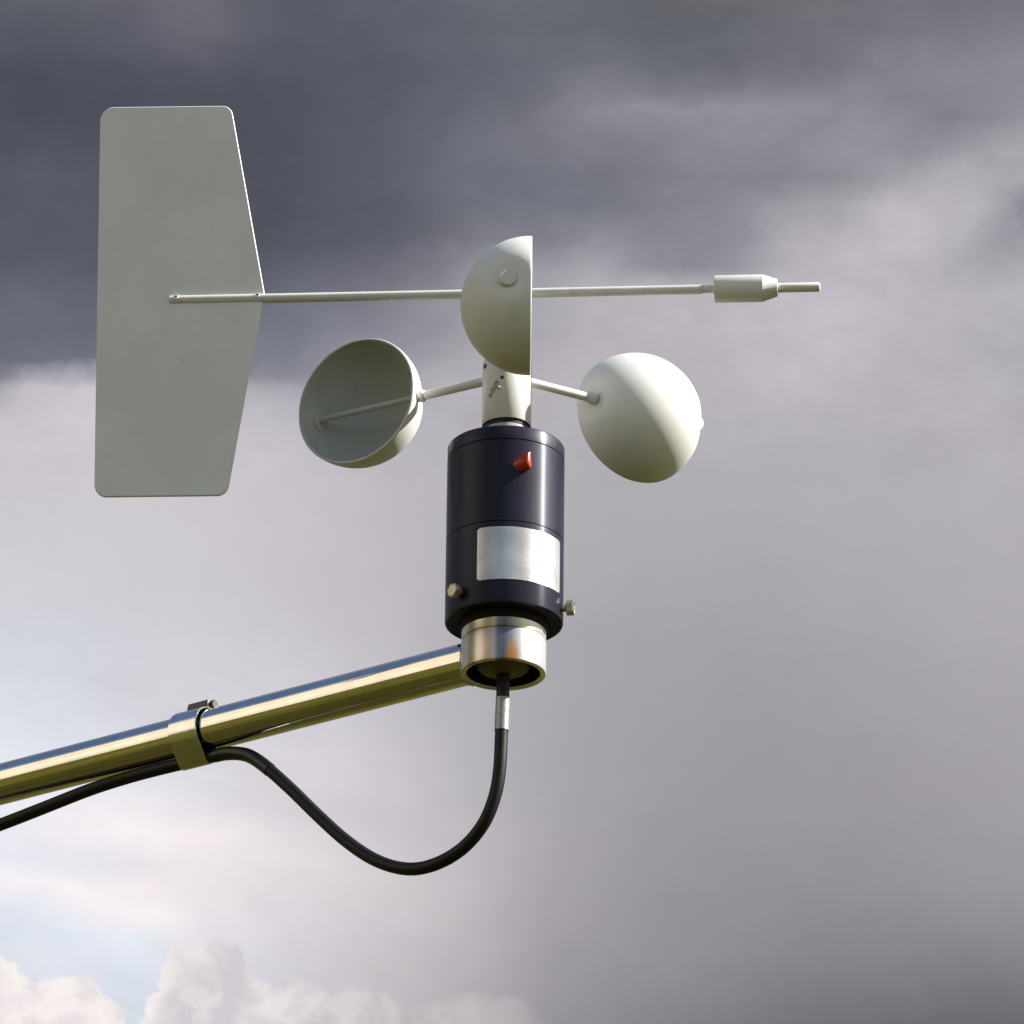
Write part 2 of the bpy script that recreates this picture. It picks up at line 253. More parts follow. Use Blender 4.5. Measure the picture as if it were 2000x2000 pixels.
# weld heat tint noise, then painted reflection bands and an orange heat spot
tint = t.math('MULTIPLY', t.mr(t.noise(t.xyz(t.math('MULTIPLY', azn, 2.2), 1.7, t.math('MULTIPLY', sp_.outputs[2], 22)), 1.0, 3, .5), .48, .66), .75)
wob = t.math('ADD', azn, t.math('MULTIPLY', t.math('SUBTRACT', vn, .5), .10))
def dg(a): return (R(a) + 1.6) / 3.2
c = t.ramp(t.math('DIVIDE', t.math('ADD', wob, 1.6), 3.2), [(0, (.60, .62, .66, 1)), (dg(-62), (.80, .76, .68, 1)), (dg(-52), (.40, .38, .25, 1)), (dg(-44), (.46, .43, .30, 1)), (dg(-39), (.88, .80, .68, 1)), (dg(-31), (.88, .76, .66, 1)), (dg(-25), (.78, .52, .36, 1)), (dg(-20), (.84, .68, .56, 1)), (dg(-14), (.86, .82, .78, 1)), (dg(-8), (.30, .30, .34, 1)), (dg(0), (.20, .22, .28, 1)), (dg(10), (.36, .38, .43, 1)), (dg(26), (.88, .87, .86, 1)), (1, (.86, .86, .87, 1))])  # azimuth bands stand in for reflected surroundings, painted into the base colour
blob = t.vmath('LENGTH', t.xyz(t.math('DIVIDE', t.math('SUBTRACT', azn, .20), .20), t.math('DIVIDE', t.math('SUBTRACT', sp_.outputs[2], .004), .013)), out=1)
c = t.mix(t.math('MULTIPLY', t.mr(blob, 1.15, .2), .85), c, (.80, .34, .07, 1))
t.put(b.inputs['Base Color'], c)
b.inputs['Metallic'].default_value = .62; b.inputs['Anisotropic'].default_value = .8; b.inputs['Anisotropic Rotation'].default_value = .25
tg = t.new('ShaderNodeTangent', direction_type='RADIAL', axis='Z'); t.l.new(tg.outputs[0], b.inputs['Tangent'])
bump(t, b, t.noise(t.xyz(t.math('MULTIPLY', azn, 90), 0, t.math('MULTIPLY', sp_.outputs[2], 30)), 1.0, 3, .6), .10, .0004)
M_BAND, _, _, _ = steel('clamp_band_steel', (.88, .86, .81), .13)
M_BOLT, t, b, o = steel('weathered_bolt_steel', (.66, .60, .48), .32)
bump(t, b, t.noise(o, 900, 4, .6), .5, .0005)
M_WELD, t, b, o = steel('weld_metal', (.50, .43, .33), .30)
bump(t, b, t.noise(o, 500, 3, .6), .6, .0008)
def black_shell(name, col, rough):
    m, t, b = mat(name); o = t.new('ShaderNodeTexCoord').outputs['Object']
    s = t.new('ShaderNodeSeparateXYZ'); t.put(s.inputs[0], o)
    az = t.math('ARCTAN2', s.outputs[0], t.math('MULTIPLY', s.outputs[1], -1))
    turn = t.noise(t.xyz(t.math('MULTIPLY', az, 1.2), 0, t.math('MULTIPLY', s.outputs[2], 2600)), 1.0, 3, .6)
    t.put(b.inputs['Base Color'], t.mix(t.mr(t.noise(o, 30, 5, .6), .3, .75), col + (1,), tuple(x * 1.3 for x in col) + (1,)))
    t.put(b.inputs['Roughness'], t.mr(t.noise(o, 45, 5, .6), .3, .7, rough, rough + .05))
    b.inputs['Specular IOR Level'].default_value = .14
    b.inputs['Specular Tint'].default_value = (.72, .76, 1.0, 1)
    b.inputs['Anisotropic'].default_value = .85; b.inputs['Anisotropic Rotation'].default_value = .25
    tg = t.new('ShaderNodeTangent', direction_type='RADIAL', axis='Z'); t.l.new(tg.outputs[0], b.inputs['Tangent'])
    b.inputs['Coat Weight'].default_value = .4; b.inputs['Coat Tint'].default_value = (.9, .92, 1, 1); b.inputs['Coat Roughness'].default_value = .45; b.inputs['Coat IOR'].default_value = 1.42
    bump(t, b, turn, .06, .0003)
    return m
M_BLACK = black_shell('black_anodised_shell', (.0125, .012, .025), .27)
M_CAP = black_shell('black_anodised_cap', (.014, .0135, .027), .27)
def plain(name, col, rough, metal=0, nscale=200, bstr=.2):
    m, t, b = mat(name); o = t.new('ShaderNodeTexCoord').outputs['Object']
    n = t.noise(o, nscale, 4, .6)
    t.put(b.inputs['Base Color'], t.mix(t.mr(n, .3, .7), tuple(x * .75 for x in col) + (1,), tuple(col) + (1,)))
    b.inputs['Roughness'].default_value = rough; b.inputs['Metallic'].default_value = metal
    bump(t, b, n, bstr, .0004); return m
M_CAV = plain('dark_cavity_plastic', (.008, .008, .009), .6)
M_RUB = plain('black_rubber_cable', (.009, .0065, .006), .48, 0, 260, .2)
M_RUB.node_tree.nodes['Principled BSDF'].inputs['Specular IOR Level'].default_value = .3
M_CAV.node_tree.nodes['Principled BSDF'].inputs['Specular IOR Level'].default_value = .15
M_GLAND = plain('olive_brass_gland', (.13, .10, .05), .5)
M_SHRINK = plain('heat_shrink_sleeve', (.006, .0055, .006), .34, 0, 200, .1)
M_RED = plain('red_pointer_plastic', (.50, .026, .011), .32, 0, 300, .1)
M_SLEEVE = plain('silver_cable_tape', (.42, .41, .41), .42, .5, 420, .6)
M_SEAL = plain('black_seal_rubber', (.006, .006, .006), .7)
M_COLLAR = plain('grey_bearing_collar', (.50, .50, .50), .45)
M_HOUS = plain('dark_clamp_steel', (.16, .14, .11), .38, 1, 600, .4)
M_DARKHOLE = plain('rusty_screw_recess', (.035, .022, .014), .7)
M_CHIP = plain('chipped_raised_paint', (.60, .54, .44), .6, 0, 900, .8)
m, t, b = mat('foil_name_plate'); M_FOIL = m
o = t.new('ShaderNodeTexCoord').outputs['Object']
fn = t.noise(o, 700, 3, .6); fb = t.noise(o, 60, 5, .6)
t.put(b.inputs['Base Color'], t.mix(t.mr(fb, .3, .7), (.60, .60, .60, 1), (.76, .76, .76, 1)))
b.inputs['Metallic'].default_value = .66
t.put(b.inputs['Roughness'], t.mr(fn, .3, .7, .30, .42)); bump(t, b, fn, .30, .0004)
b.inputs['Anisotropic'].default_value = .6; b.inputs['Anisotropic Rotation'].default_value = .25
tg = t.new('ShaderNodeTangent', direction_type='RADIAL', axis='Z'); t.l.new(tg.outputs[0], b.inputs['Tangent'])
m, t, b = mat('mown_grass'); M_GRASS = m
o = t.new('ShaderNodeTexCoord').outputs['Object']
g1 = t.noise(o, .35, 6, .6); g2 = t.noise(o, 1.1, 6, .65); g3 = t.noise(o, 30, 4, .6)
c = t.mix(t.mr(g1, .35, .65), (.038, .042, .003, 1), (.118, .104, .009, 1))
c = t.mix(t.mr(g2, .48, .62), c, (.020, .025, .002, 1)); rad = t.math('ADD', t.vmath('LENGTH', o, out=1), t.math('MULTIPLY', t.math('SUBTRACT', g1, .5), 5.0)); c = t.mix(t.mr(rad, 3.0, 8.0), (.024, .0225, .0010, 1), c); c = t.mix(t.mr(g3, .45, .75, 0, .35), c, (.085, .078, .007, 1))  # turf darkened around the mast to cut bounce light on the cup undersides
t.put(b.inputs['Base Color'], c); b.inputs['Roughness'].default_value = .9; b.inputs['Specular IOR Level'].default_value = .15
bump(t, b, g3, .8, .03)

# ------------------------------------------------------------------ mesh helpers
def mk(name, verts, faces, m, parent=None, loc=None, sharp=35, bev=0.0, seg=2):
    me = bpy.data.meshes.new(name); me.from_pydata([tuple(v) for v in verts], [], faces); me.update()
    me.polygons.foreach_set('use_smooth', [True] * len(me.polygons)); me.set_sharp_from_angle(angle=R(sharp))
    me.materials.append(m); o = bpy.data.objects.new(name, me); COL.objects.link(o)
    if parent: o.parent = parent
    if loc: o.location = loc
    if bev:
        bm_ = o.modifiers.new('bevel', 'BEVEL'); bm_.width = bev; bm_.segments = seg; bm_.limit_method = 'ANGLE'; bm_.angle_limit = R(35)
        bm_.harden_normals = False
    return o
def lathe(profile, n=96, closed=False, mtx=None):
    V, Fc = [], []
    for k in range(n):
        a = 2 * math.pi * k / n; ca, sa = math.cos(a), math.sin(a)
        for r, z in profile: V.append(Vector((r * ca, r * sa, z)))
    m_ = len(profile)
    for k in range(n):
        k2 = (k + 1) % n
        for i in range(m_ if closed else m_ - 1):
            j = (i + 1) % m_
            Fc.append((k * m_ + i, k2 * m_ + i, k2 * m_ + j, k * m_ + j))
    if not closed:
        if profile[0][0] > 1e-9: Fc.append(tuple(k * m_ for k in reversed(range(n))))
        if profile[-1][0] > 1e-9: Fc.append(tuple(k * m_ + m_ - 1 for k in range(n)))
    if mtx is not None: V = [mtx @ v_ for v_ in V]
    return V, Fc
def frame(origin, zdir, xhint=Vector((0, 0, 1))):
    z = zdir.normalized(); x = (xhint - z * xhint.dot(z)).normalized(); y = z.cross(x)
    m_ = Matrix.Identity(4)
    for i in range(3): m_[i][0], m_[i][1], m_[i][2], m_[i][3] = x[i], y[i], z[i], origin[i]
    return m_
def rnd(r, z0, z1, b_, flip=False):       # a cylinder profile with softened ends
    k = [(r - b_, z0), (r - b_ * .3, z0 + b_ * .3), (r, z0 + b_), (r, z1 - b_), (r - b_ * .3, z1 - b_ * .3), (r - b_, z1)]
    return k
def tube(path, r, n=20, caps=True, rfun=None):
    V, Fc = [], []; up = Vector((.1, .3, 1)).normalized()
    N = len(path); prev = None
    for i, p in enumerate(path):
        tg = (path[min(i + 1, N - 1)] - path[max(i - 1, 0)]).normalized()
        x = (up - tg * up.dot(tg)) if prev is None else (prev - tg * prev.dot(tg))
        x.normalize(); prev = x; y = tg.cross(x); rr = rfun(i) if rfun else r
        for k in range(n):
            a = 2 * math.pi * k / n; V.append(p + (x * math.cos(a) + y * math.sin(a)) * rr)
    for i in range(N - 1):
        for k in range(n):
            k2 = (k + 1) % n; Fc.append((i * n + k, i * n + k2, (i + 1) * n + k2, (i + 1) * n + k))
    if caps: Fc.append(tuple(reversed(range(n)))); Fc.append(tuple((N - 1) * n + k for k in range(n)))
    return V, Fc
def catmull(pts, sub=8):
    out = []
    for i in range(len(pts) - 1):
        p0, p1, p2, p3 = pts[max(i - 1, 0)], pts[i], pts[i + 1], pts[min(i + 2, len(pts) - 1)]
        for s_ in range(sub):
            q = s_ / sub
            out.append(.5 * ((2 * p1) + (p2 - p0) * q + (2 * p0 - 5 * p1 + 4 * p2 - p3) * q * q + (3 * p1 - p0 - 3 * p2 + p3) * q ** 3))
    out.append(pts[-1]); return out
def thing(name, label, cat, loc):
    o = bpy.data.objects.new(name, None); COL.objects.link(o); o.location = loc
    o.empty_display_size = .02; o['label'] = label; o['category'] = cat; return o
def join(*vf):
    V, Fc = [], []
    for v_, f_ in vf:
        k = len(V); V += list(v_); Fc += [tuple(i + k for i in f) for f in f_]
    return V, Fc

# ------------------------------------------------------------------ ground
def ground():
    n = 96; V = [Vector((0, 0, 0))]; Fc = []; rad = [2, 6, 20, 60, 200, 800, 3000, 9000]
    for r in rad:
        for k in range(n):
            a = 2 * math.pi * k / n; V.append(Vector((r * math.cos(a), r * math.sin(a), 0)))
    for k in range(n): Fc.append((0, 1 + k, 1 + (k + 1) % n))
    for i in range(len(rad) - 1):
        for k in range(n):
            k2 = (k + 1) % n; Fc.append((1 + i * n + k, 1 + (i + 1) * n + k, 1 + (i + 1) * n + k2, 1 + i * n + k2))
    o = mk('ground', V, Fc, M_GRASS); o['kind'] = 'structure'
ground()

# ------------------------------------------------------------------ dimensions from the photograph
RB = 115.0 * UNIT                         # housing radius
RR = 82.5 * UNIT                          # socket ring radius
RA = 41.5 * UNIT                          # arm radius
ZB1 = z_front(829, RB)                    # housing top
ZCAP = z_front(856, RB)                   # cap joint
ZMID = z_front(1016, RB)                  # turned line
ZB0 = z_axis(1220)                        # housing bottom
ZR0 = z_axis(1318)                        # socket bottom
ZLINE = z_front(1222, RR)                 # joint between spigot and socket
RHUB = 48.5 * UNIT
ZH0 = z_front(814, RHUB)                  # hub bottom
ZROT = z_axis(735)                        # plane of the cup arms
ZROD = z_axis(573)                        # vane rod
BASE = Vector((0, 0, ZR0))
def L(v): return v - BASE                 # world -> instrument
def lz(z): return z - ZR0

# ================================================================== support: mast, arm and socket ring
arm_root = thing('mounting_arm', 'polished steel tube arm with welded ring socket carrying the wind sensor', 'arm', BASE)
zarm = 42.5 * UNIT                        # arm axis above the socket's bottom
ARM_LEN = 0.95
zl = lz(ZLINE)
wall = 11 * UNIT
prof = [(RR - wall, .0006), (RR - wall + .0006, 0), (RR - .0007, 0), (RR - .0002, .0003), (RR, .0009), (RR, zl - .0008), (RR - .0005, zl), (RR - wall, zl)]
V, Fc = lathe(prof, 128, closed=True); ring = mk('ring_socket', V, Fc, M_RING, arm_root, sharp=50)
V, Fc = [], []
n = 64; stations = 40
for i in range(stations + 1):
    for k in range(n):
        a = 2 * math.pi * k / n; q, h = RA * math.cos(a), RA * math.sin(a)
        s0 = math.sqrt(max(RR * RR - q * q, 0)) - .002
        s = s0 + (ARM_LEN - s0) * (i / stations) ** 1.3
        V.append(AD * s + AN * q + Vector((0, 0, zarm + h)))
for i in range(stations):
    for k in range(n):
        k2 = (k + 1) % n; Fc.append((i * n + k, i * n + k2, (i + 1) * n + k2, (i + 1) * n + k))
mk('arm_tube', V, Fc, M_TUBE, arm_root)
wp = []
for k in range(97):
    a = 2 * math.pi * k / 96; rr = RA + .0004; q, h = rr * math.cos(a), rr * math.sin(a)
    wp.append(AD * (math.sqrt(RR * RR - q * q) + .0002) + AN * q + Vector((0, 0, zarm + h)))
rs = [.0008 + .0002 * math.sin(k * 1.9) + random.uniform(-.0001, .0001) for k in range(97)]
V, Fc = tube(wp, .001, 10, False, lambda i: rs[i % 96]); mk('weld_bead', V, Fc, M_WELD, arm_root)
mp = AD * (ARM_LEN + .02)
V, Fc = lathe([(0, -ZR0 - .3)] + rnd(.030, -ZR0 - .3, zarm + .12, .002) + [(0, zarm + .12)], 64, mtx=Matrix.Translation(mp)); mk('mast_pole', V, Fc, M_BAND, arm_root)
V, Fc = lathe([(0, zarm + .12), (.032, zarm + .12), (.032, zarm + .13), (.028, zarm + .137), (0, zarm + .139)], 64, mtx=Matrix.Translation(mp)); mk('mast_cap', V, Fc, M_SEAL, arm_root)

# ================================================================== wind sensor
sensor = thing('wind_sensor', 'combined cup anemometer and wind vane with black cylindrical housing and white moving parts', 'wind sensor', BASE)
b0, b1, cp, md = lz(ZB0), lz(ZB1), lz(ZCAP), lz(ZMID)
g = .0007; gd = .0008
prof = [(0, b0 + .0118), (RB - .0075, b0 + .0118), (RB - .0075, b0 + .001), (RB - .0065, b0), (RB - .0012, b0), (RB - .0003, b0 + .0003), (RB, b0 + .0012),
        (RB, md - g / 2), (RB - gd, md - g / 4), (RB - gd, md + g / 4), (RB, md + g / 2), (RB, cp - g / 2), (RB - gd, cp - g / 4), (RB - gd, cp), (.010, cp)]
V, Fc = lathe(prof, 160); housing = mk('housing', V, Fc, M_BLACK, sensor, sharp=50)
prof = [(0, cp + g / 4), (RB - gd, cp + g / 4), (RB - .0001, cp + g * .7), (RB - .0001, b1 - .0012), (RB - .0006, b1 - .0003), (RB - .0018, b1), (.018, b1 + .0008), (0, b1 + .0008)]
V, Fc = lathe(prof, 160); mk('housing_cap', V, Fc, M_CAP, sensor, sharp=50)
V, Fc = lathe([(RR + .0006, b0 + .0105), (RR + .0006, b0 + .0012), (RR + .0012, b0 - .0002), (RB - .0014, b0 - .0002), (RB - .0014, b0 + .0004), (RR + .003, b0 + .0105)], 128, closed=True); mk('bottom_plate', V, Fc, M_CAV, sensor)
V, Fc = lathe([(RR - .0004, b0 - .0058), (RR + .0004, b0 - .0060), (RR + .0010, b0 - .0052), (RR + .0010, b0 + .0020), (RR - .0004, b0 + .0020)], 128, closed=True); mk('spigot_shade_ring', V, Fc, M_CAV, sensor, sharp=50)  # added black ring standing in for the shade on the upper spigot
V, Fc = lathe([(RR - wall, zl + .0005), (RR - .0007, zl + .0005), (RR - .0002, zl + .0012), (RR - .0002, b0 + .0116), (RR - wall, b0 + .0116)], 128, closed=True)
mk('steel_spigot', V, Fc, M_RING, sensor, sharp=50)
V, Fc = lathe([(0, .0075), (.0228, .0075), (.0240, .0012), (RR - wall - .0001, .0012), (RR - wall - .0001, .02), (0, .02)], 96); mk('inner_plug', V, Fc, M_CAV, sensor)
V, Fc = lathe([(0, -.0004), (.0066, -.0004), (.0076, .0004), (.0080, .0012), (.0125, .0016), (.0165, .0034), (.0185, .0064), (.0188, .0080)], 64); mk('cable_gland', V, Fc, M_GLAND, sensor)
# collar and seal under the hub
h0 = lz(ZH0)
V, Fc = lathe([(.0150, b1 + .0004), (.0157, b1 + .0008), (.0157, h0 - .0036), (.0150, h0 - .0030)], 96); mk('bearing_collar', V, Fc, M_COLLAR, sensor)
V, Fc = lathe([(.0140, h0 - .0036), (.0154, h0 - .0030), (.0156, h0 - .0004), (.0150, h0 + .003), (.013, h0 + .003)], 96); mk('rubber_seal', V, Fc, M_SEAL, sensor)
# foil plate wrapped on the housing
def wrap(az0, az1, z0, z1, r, th, rc, nx=40, nz=14):
    V, Fc = [], []; W_ = (az1 - az0) * r; H_ = z1 - z0
    def grid(rad):
        idx = []
        for j in range(nz + 1):
            for i in range(nx + 1):
                x = W_ * i / nx; y = H_ * j / nz
                ins = 0.0; yy = min(y, H_ - y)
                if yy < rc: ins = rc - math.sqrt(max(rc * rc - (rc - yy) ** 2, 0))
                xx = ins + (W_ - 2 * ins) * i / nx
                a = az0 + xx / r; V.append(Vector((rad * math.sin(a), -rad * math.cos(a), z0 + y)))
    # denser rows near the rounded corners come from the nz sampling
    grid(r + th); grid(r + .00005)
    m_ = (nx + 1) * (nz + 1)
    def q(i, j): return j * (nx + 1) + i
    for j in range(nz):
        for i in range(nx):
            Fc.append((q(i, j), q(i + 1, j), q(i + 1, j + 1), q(i, j + 1)))
    rim = [q(i, 0) for i in range(nx + 1)] + [q(nx, j) for j in range(1, nz + 1)] + [q(i, nz) for i in range(nx - 1, -1, -1)] + [q(0, j) for j in range(nz - 1, 0, -1)]
    for a_, b_ in zip(rim, rim[1:] + rim[:1]): Fc.append((b_, a_, a_ + m_, b_ + m_))
    return V, Fc
V, Fc = wrap(math.asin((934 - 987) / 115), math.asin((1093.5 - 987) / 115.5), lz(z_front(1130.5, RB)), lz(z_front(1028, RB)), RB, .0003, .0022, 40, 60)
mk('name_plate', V, Fc, M_FOIL, sensor, sharp=40)
# hex bolts
def bolt(az, z):
    d = Vector((math.sin(az), -math.cos(az), 0)); mt = frame(d * RB + Vector((0, 0, z)), d)
    sh = lathe([(0, -.001), (.0024, -.001), (.0024, .0034)], 20, mtx=mt)
    hd = []; hf = []; k0 = 0
    prof = [(.0047, .0028), (.0052, .0032), (.0052, .0074), (.0047, .0080)]
    V_, F_ = lathe([(0, .0028)] + prof + [(.0044, .0080), (.0041, .0077), (0, .0077)], 6, mtx=mt @ Matrix.Rotation(.3, 4, 'Z'))
    V_, F_ = join(sh, (V_, F_)); o = mk('hex_bolt', V_, F_, M_BOLT, sensor, sharp=25)
    return o
bz = lz(z_front(1160, .66 * RB * 1.05)); bolt(R(-47.5), bz + .0005); bolt(R(79), bz - .0015)
# red pointer: round root drawn out to an upright blade
az = math.asin((1017 - 987) / 115); rd = Vector((math.sin(az), -math.cos(az), 0)); sd = Vector((math.sin(R(62)), -math.cos(R(62)), 0))
p0 = rd * (RB - .0006) + Vector((0, 0, lz(z_front(905, RB)))); p1 = p0 + sd * .0072 + Vector((0, 0, .0010))
V, Fc = [], []; n = 28; st = 10
tv = Vector((math.cos(az), math.sin(az), 0))
for i in range(st + 1):
    q = i / st; c0 = p0.lerp(p1, q); wd = .0050 * (1 - q) ** .35 + .0008; hh = .0052 - .0004 * q
    for k in range(n):
        a = 2 * math.pi * k / n
        sharpen = 1 - .0 * q
        side = (tv * (1 - q) + rd * -0.55 * q + tv * .3 * q).normalized()
        V.append(c0 + side * wd * math.cos(a) + Vector((0, 0, hh * math.sin(a) * sharpen + (.0030 * q ** 1.5 * max(math.sin(a), 0)))))
for i in range(st):
    for k in range(n):
        k2 = (k + 1) % n; Fc.append((i * n + k, i * n + k2, (i + 1) * n + k2, (i + 1) * n + k))
Fc.append(tuple(reversed(range(n)))); Fc.append(tuple(st * n + k for k in range(n)))
mk('red_pointer', V, Fc, M_RED, sensor, sharp=50)

# rotor: hub > cups, arms, screws
RC = 134.5 * UNIT; LARM = .1116; OFF = .32 * RC
zr = lz(ZROT); hub_top = zr + .0125
hub = mk('rotor_hub', *lathe([(.0150, h0 - zr + .006), (.0158, h0 - zr + .001), (.0164, h0 - zr), (RHUB - .0003, h0 - zr), (RHUB, h0 - zr + .0004),
      (RHUB, hub_top - zr - .0035), (RHUB - .0012, hub_top - zr - .0012), (RHUB - .004, hub_top - zr), (.0125, hub_top - zr + .0003), (.0125, hub_top - zr + .004), (0, hub_top - zr + .004)], 128), M_WHITE, sensor, (0, 0, zr), sharp=40)
def cup_mesh():
    V, Fc = [], []; th = .0017; n = 128; m_ = 64
    ro, ri = RC, RC - th
    prof = []
    for i in range(m_ + 1):
        a = .5 * math.pi * i / m_; prof.append((ro * math.sin(a), -ro * math.cos(a)))
    prof += [(ro - .0002, .0005), (ro - .0006, .0008), (ro - th + .0005, .0008), (ri, .0004)]
    for i in range(m_, -1, -1):
        a = .5 * math.pi * i / m_; prof.append((ri * math.sin(a), -ri * math.cos(a)))
    prof[0] = (0, -ro); prof[-1] = (0, -ri)
    mt = frame(Vector((OFF, -LARM, 0)), Vector((1, 0, 0)))
    # far pole merges: tiny radius rings collapse at the axis
    V, Fc = lathe(prof, n, mtx=mt)
    hf = math.sqrt(RC * RC - OFF * OFF); C0 = Vector((OFF, -LARM, 0))
    for sgn in (1, -1):                    # the wall is pulled in where the arm passes
        q = Vector((0, -LARM - sgn * hf, 0)); nrm = (q - C0).normalized()
        for v_ in V:
            d = (v_ - q).length
            if d < .03: v_ -= nrm * .0042 * math.exp(-(d / .0105) ** 2)
    return V, Fc
V, Fc = cup_mesh()
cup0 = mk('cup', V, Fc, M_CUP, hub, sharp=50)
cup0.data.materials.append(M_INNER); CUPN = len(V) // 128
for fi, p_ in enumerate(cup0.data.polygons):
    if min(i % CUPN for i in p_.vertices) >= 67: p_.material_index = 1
half = math.sqrt(RC * RC - OFF * OFF)
def ylathe(prof, n=40): # profile along -Y
    return lathe(prof, n, mtx=frame(Vector((0, 0, 0)), Vector((0, -1, 0))))
ra = .00305
a_tube = ylathe([(ra, RHUB - .003), (ra, LARM - half + .003)])
rod0 = mk('inner_rod', *ylathe([(.0021, LARM - half + .002), (.0021, LARM + half - .001)]), M_INNER, hub)
collar_in = ylathe([(ra + .0001, LARM - half - .0022), (ra + .0010, LARM - half - .0016), (ra + .0014, LARM - half + .001), (ra + .0004, LARM - half + .004)])
arm0 = mk('cup_arm', *join(a_tube, collar_in), M_WHITE, hub, sharp=50)
boss = ylathe([(.0074, LARM + half - .0060), (.0064, LARM + half - .0038), (.0060, LARM + half - .0026), (.0056, LARM + half - .0012), (.0053, LARM + half - .0008), (0, LARM + half - .0008)])
nut0 = mk('arm_end_cap', *boss, M_WHITE, hub, sharp=22)
def copy_to(o, rz):
    c = o.copy(); COL.objects.link(c); c.parent = o.parent; c.rotation_euler = (0, 0, rz); return c
for rz in (R(120), R(-120)):
    for o in (cup0, arm0, rod0, nut0): copy_to(o, rz)
# grub screws and a rough raised paint mark on the hub
def hub_disc(px, py, r, name, m, proud=.0002, sq=1.0):
    x = (px - 988.6) * UNIT; a = math.asin(max(-1, min(1, x / RHUB)))
    z = z_front(py, RHUB * math.cos(a)) - ZROT
    d = Vector((math.sin(a), -math.cos(a), 0)); mt = frame(d * (RHUB - .0006) + Vector((0, 0, z)), d)
    prof = [(0, 0), (r, 0), (r, .0006 + proud), (r * .8, .0007 + proud), (0, .0007 + proud)]
    V_, F_ = lathe(prof, 20, mtx=mt); return mk(name, V_, F_, m, hub)
hub_disc(945, 716, .0019, 'grub_screw', M_DARKHOLE)
hub_disc(979, 737, .00125, 'grub_screw', M_DARKHOLE)
V, Fc = [], []
for (px, py, s) in ((957, 772, .0016), (961, 762, .0019), (966, 752, .0017), (972, 757, .0012), (969, 746, .0012)):
    x = (px - 988.6) * UNIT; a = math.asin(x / RHUB); z = z_front(py, RHUB * math.cos(a)) - ZROT
    d = Vector((math.sin(a), -math.cos(a), 0)); mt = frame(d * (RHUB - .0004) + Vector((0, 0, z)), d)
    s *= 1.35; v_, f_ = lathe([(s, 0), (s * .9, .0006), (s * .5, .0010), (0, .0011)], 9, mtx=mt)
    v_ = [p + Vector((random.uniform(-1, 1), random.uniform(-1, 1), random.uniform(-1, 1))) * .00045 for p in v_]
    V, Fc = join((V, Fc), (v_, f_))
mk('paint_blister', V, Fc, M_CHIP, hub, sharp=25)

# vane: carrier > rod, plate, counterweight
VA = R(4.3)
VD = Vector((math.cos(VA), -math.sin(VA), 0)); VN = Vector((-math.sin(VA), -math.cos(VA), 0))
VO = Vector((0, 0, ZROD))
def vp(px, py, off=0.0):                   # measured point -> (along, height) in the vane's plane
    p = on_plane(px, py, VO + VN * off, VN) - VO; return p.dot(VD), p.z
zv = lz(ZROD)
carrier = mk('vane_carrier', *lathe([(0, hub_top + .0042 - zv), (.0085, hub_top + .0042 - zv), (.0085, hub_top + .010 - zv), (.0125, hub_top + .0115 - zv), (.0130, hub_top + .0125 - zv), (.0130, .0085), (.0120, .0100), (.0060, .0112), (0, .0115)], 64), M_WHITE, sensor, (0, 0, zv), sharp=40)
def vlathe(prof, n=48):
    return lathe(prof, n, mtx=frame(Vector((0, 0, 0)), VD))
xl, _ = vp(331, 585.5); xr, _ = vp(1371, 565); rv = 9.4 * UNIT
x0, _ = vp(1395, 564); x1, _ = vp(1491, 564); x2, _ = vp(1519, 563.5); x3, _ = vp(1602, 562.5)
mk('vane_rod', *vlathe([(0, xl), (rv - .0004, xl), (rv, xl + .0004), (rv, xr - .0003), (rv - .0006, xr), (rv - .0006, x0 + .002)]), M_WHITE, carrier, sharp=40)
wr = 27.3 * UNIT
cw = mk('counterweight', *vlathe([(0, x0), (wr - .0009, x0), (wr - .0002, x0 + .0003), (wr, x0 + .0010), (wr, x1 - .0003), (wr - .0003, x1), (16.5 * UNIT + .0003, x2 - .0002), (16.5 * UNIT - .0003, x2), (0, x2)], 64), M_WHITE, carrier, sharp=30)
mk('tip_rod', *vlathe([(rv, x2 - .002), (rv, x3 - .0012), (rv - .0003, x3 - .0004), (rv - .0012, x3), (0, x3)]), M_WHITE, cw, sharp=40)
# plate outline, corners rounded
corners = [((196.5, 210.5), 27), ((452, 207.5), 20), ((516.5, 571), 1.5), ((443.5, 968.5), 24), ((184, 971.5), 24)]
def outline():
    pts = []
    n_ = len(corners)
    for i in range(n_):
        (c, r) = corners[i]; a = Vector(corners[i - 1][0]); b_ = Vector(corners[(i + 1) % n_][0]); c = Vector(c)
        da, db = (a - c).normalized(), (b_ - c).normalized(); h = math.acos(max(-1, min(1, da.dot(db)))) / 2
        tl = r / math.tan(h); bis = (da + db).normalized(); cc = c + bis * (r / math.sin(h))
        s_, e_ = c + da * tl - cc, c + db * tl - cc; seg_ = 10 if r > 3 else 2
        for k in range(seg_ + 1):
            q = k / seg_; w_ = math.pi - 2 * h
            p = (s_ * math.sin((1 - q) * w_) + e_ * math.sin(q * w_)) / math.sin(w_); pts.append(cc + p)
    return pts
ol = [vp(p.x, p.y) for p in outline()]
ph = .0011
V = [VD * a + Vector((0, 0, z)) + VN * ph for a, z in ol] + [VD * a + Vector((0, 0, z)) - VN * ph for a, z in ol]
n = len(ol); Fc = [tuple(range(n)), tuple(reversed(range(n, 2 * n)))] + [((i + 1) % n, i, i + n, (i + 1) % n + n) for i in range(n)]
mk('vane_plate', V, Fc, M_VANE, carrier, sharp=30, bev=.0006, seg=2)
